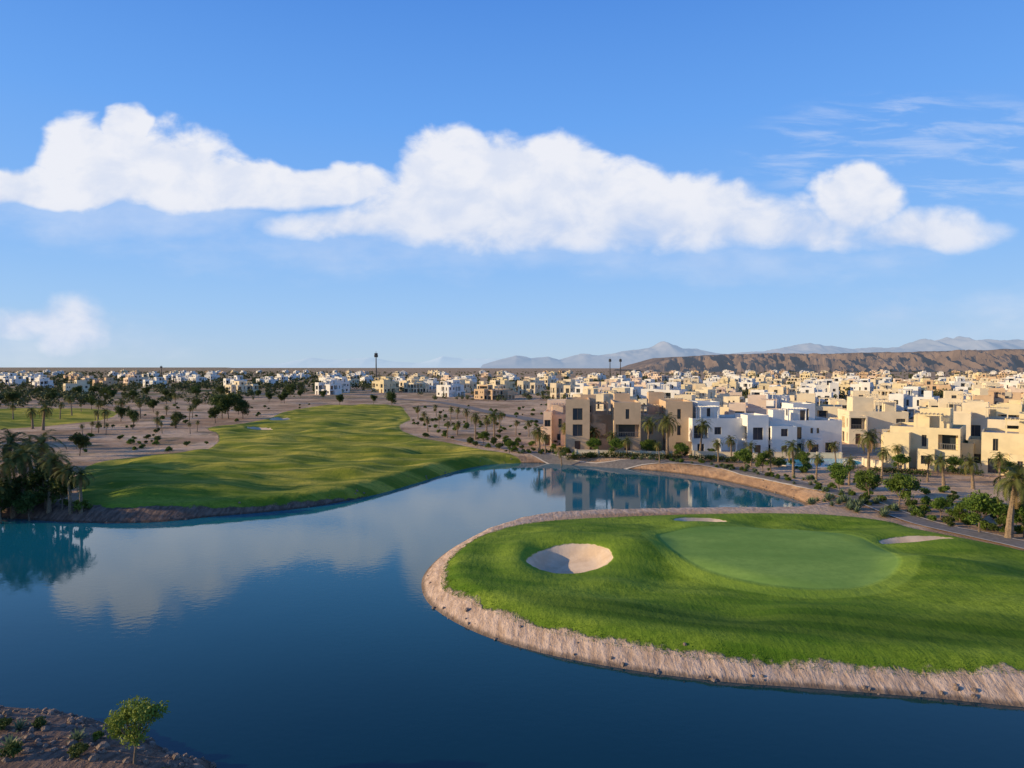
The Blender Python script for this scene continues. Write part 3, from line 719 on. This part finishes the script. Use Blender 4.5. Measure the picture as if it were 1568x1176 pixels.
hills('desert_mesa','mesa',2350,900,prof([(975,566),(1000,557),(1040,547),(1100,543),(1180,541),(1300,541),(1400,539),(1500,536),(1600,534),(1800,531),(2200,535)],2600),700,70,True,ws=70)
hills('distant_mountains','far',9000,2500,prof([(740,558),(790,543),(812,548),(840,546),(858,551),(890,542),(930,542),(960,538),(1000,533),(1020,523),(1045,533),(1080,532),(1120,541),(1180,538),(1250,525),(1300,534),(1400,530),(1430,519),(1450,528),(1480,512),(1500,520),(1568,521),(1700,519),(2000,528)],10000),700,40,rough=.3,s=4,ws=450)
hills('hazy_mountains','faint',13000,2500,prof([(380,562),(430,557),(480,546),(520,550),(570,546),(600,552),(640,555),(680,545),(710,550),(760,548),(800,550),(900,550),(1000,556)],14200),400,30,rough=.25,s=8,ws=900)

# ---------- light
SUN_DIR=Vector((-1,-.12,0)).normalized(); EL=math.radians(15)
sd=Vector((SUN_DIR.x*math.cos(EL),SUN_DIR.y*math.cos(EL),math.sin(EL)))
L=bpy.data.lights.new('sun','SUN'); L.energy=5; L.angle=math.radians(.5); L.color=(1,.79,.47)
lo=bpy.data.objects.new('sun',L); scene.collection.objects.link(lo); lo.rotation_euler=(-sd).to_track_quat('-Z','Y').to_euler()
w=bpy.data.worlds.new('World'); scene.world=w; w.use_nodes=True; nt=w.node_tree; nt.nodes.clear(); n=N(nt)
out=nt.nodes.new('ShaderNodeOutputWorld'); bg=nt.nodes.new('ShaderNodeBackground'); nt.links.new(bg.outputs[0],out.inputs[0])
sky=nt.nodes.new('ShaderNodeTexSky'); sky.sky_type='NISHITA'; sky.sun_disc=False; sky.sun_elevation=EL; sky.sun_rotation=math.atan2(sd.x,sd.y)
tc=nt.nodes.new('ShaderNodeTexCoord'); d=n.sep(tc.outputs['Generated'])
yy=n.m('MAXIMUM',d[1],.06); U=n.m('DIVIDE',d[0],yy); Vv=n.m('DIVIDE',d[2],yy)
ramp=nt.nodes.new('ShaderNodeValToRGB'); cr=ramp.color_ramp
def lin(c): return tuple(((q/255+.055)/1.055)**2.4 if q>10 else q/255/12.92 for q in c)+(1,)
stops=[(0,(190,212,230)),(.03,(178,208,238)),(.08,(160,202,247)),(.17,(135,188,250)),(.33,(106,168,246)),(.48,(82,144,230)),(.8,(56,102,176))]
cr.elements[0].position=0; cr.elements[0].color=lin(stops[0][1]); cr.elements[1].position=.8; cr.elements[1].color=lin(stops[-1][1])
for p_,c_ in stops[1:-1]:
    e_=cr.elements.new(p_); e_.color=lin(c_)
nt.links.new(d[2],ramp.inputs[0])
ns=n.mix(1.0,sky.outputs[0],(.10,.10,.10),'MULTIPLY')
skyc=n.mix(.92,ns,ramp.outputs[0])
# warm evening glow round the sun
glow=n.m('MULTIPLY',n.mr(n.m('MULTIPLY',d[0],-1),.66,1.0),n.m('SUBTRACT',1,n.mr(d[2],.1,.6)))
skyc=n.mix(n.m('MULTIPLY',glow,.8),skyc,(1.15,.86,.50))
def E(px,py,a,bt,bb):
    cu=(px-784)/F; cv=(562-py)/F
    du=n.m('MULTIPLY',n.m('SUBTRACT',U2,cu),F/a); dv=n.m('SUBTRACT',V2,cv)
    dv=n.m('MAXIMUM',n.m('MULTIPLY',dv,F/bt),n.m('MULTIPLY',dv,-F/bb))
    return n.m('SUBTRACT',1,n.m('ADD',n.m('MULTIPLY',du,du),n.m('MULTIPLY',dv,dv)))
cv_=n.comb(U,n.m('MULTIPLY',Vv,1.4),0)
wx=n.noise(cv_,7,3,.5); wn=n.noise(n.comb(U,Vv,3.7),9,3,.5)
U2=n.m('ADD',U,n.m('MULTIPLY',n.m('SUBTRACT',wx,.5),.08)); V2=n.m('ADD',Vv,n.m('MULTIPLY',n.m('SUBTRACT',wn,.5),.05))
ells=[(690,275,85,90,80),(770,315,150,112,75),(850,315,130,114,75),(945,330,125,98,60),(680,350,230,82,38),(860,355,340,96,46),(1050,350,230,86,42),(1200,355,220,62,36),(1305,320,80,86,50),(1410,362,150,50,28),(560,350,190,38,28),
 (145,275,90,100,60),(205,212,38,58,60),(250,290,150,100,45),(70,305,220,55,24),(350,300,210,66,32),(480,295,160,50,32),
 (115,505,78,66,50),(50,490,120,28,35)]
acc=None
for q in ells:
    e_=E(*q); acc=e_ if acc is None else n.m('MAXIMUM',acc,e_)
acc=n.m('MAXIMUM',acc,-2.0)
fb=n.noise(cv_,13,8,.55,.25); fb2=n.noise(n.comb(U,n.m('MULTIPLY',Vv,2.6),1.3),4.5,5,.6)
D=n.m('ADD',n.m('MULTIPLY',acc,1.35),n.m('MULTIPLY',n.m('SUBTRACT',fb,.5),1.9)); D=n.m('ADD',D,n.m('MULTIPLY',n.m('SUBTRACT',fb2,.5),.8))
soft=n.m('SUBTRACT',1,n.mr(Vv,.18,.29))
al=n.m('MULTIPLY',n.mr(D,-.02,n.m('ADD',.62,n.m('MULTIPLY',soft,.85))),.95)
vd=n.m('ADD',E(800,385,760,70,60),0); vd=n.m('MAXIMUM',vd,E(180,330,430,60,50)); vd=n.m('MAXIMUM',vd,E(90,530,260,60,60)); vd=n.m('MAXIMUM',vd,E(1620,515,360,95,55))
veil=n.m('MULTIPLY',n.mr(n.m('ADD',vd,n.m('MULTIPLY',n.m('SUBTRACT',fb2,.5),2.8)),.0,1.5),.42)
al=n.m('MAXIMUM',al,veil)
ci=n.noise(n.comb(n.m('ADD',U,n.m('MULTIPLY',Vv,.6)),n.m('MULTIPLY',Vv,6),5.),8,6,.6,.4)
cu_=n.m('SUBTRACT',1,n.m('ADD',n.m('POWER',n.m('MULTIPLY',n.m('SUBTRACT',U,.60),1/.30),2),n.m('POWER',n.m('MULTIPLY',n.m('SUBTRACT',Vv,.31),1/.10),2)))
ca_=n.m('MULTIPLY',n.m('MULTIPLY',n.mr(ci,.44,.68),n.mr(cu_,0,.6)),.27)
al=n.m('MAXIMUM',al,ca_)
shade=n.m('ADD',n.mr(fb,.32,.66,0,.65),n.mr(Vv,.15,.31,0,.55)); shade=n.m('MINIMUM',shade,1)
cc=n.mix(shade,lin((202,215,240))[:3],lin((241,242,248))[:3])
al=n.m('MULTIPLY',al,n.mr(d[1],.05,.2))
fin=n.mix(al,skyc,cc)
nt.links.new(fin,bg.inputs[0]); bg.inputs[1].default_value=1.0
# ---------- camera
cam=bpy.data.cameras.new('camera'); co=bpy.data.objects.new('camera',cam); scene.collection.objects.link(co)
co.location=(0,0,H); co.rotation_euler=(math.pi/2-PITCH,0,0); cam.sensor_width=36; cam.lens=36*F/1568; cam.clip_start=.5; cam.clip_end=60000
scene.camera=co
scene.view_settings.view_transform='Standard'; scene.view_settings.look='None'; scene.view_settings.exposure=0
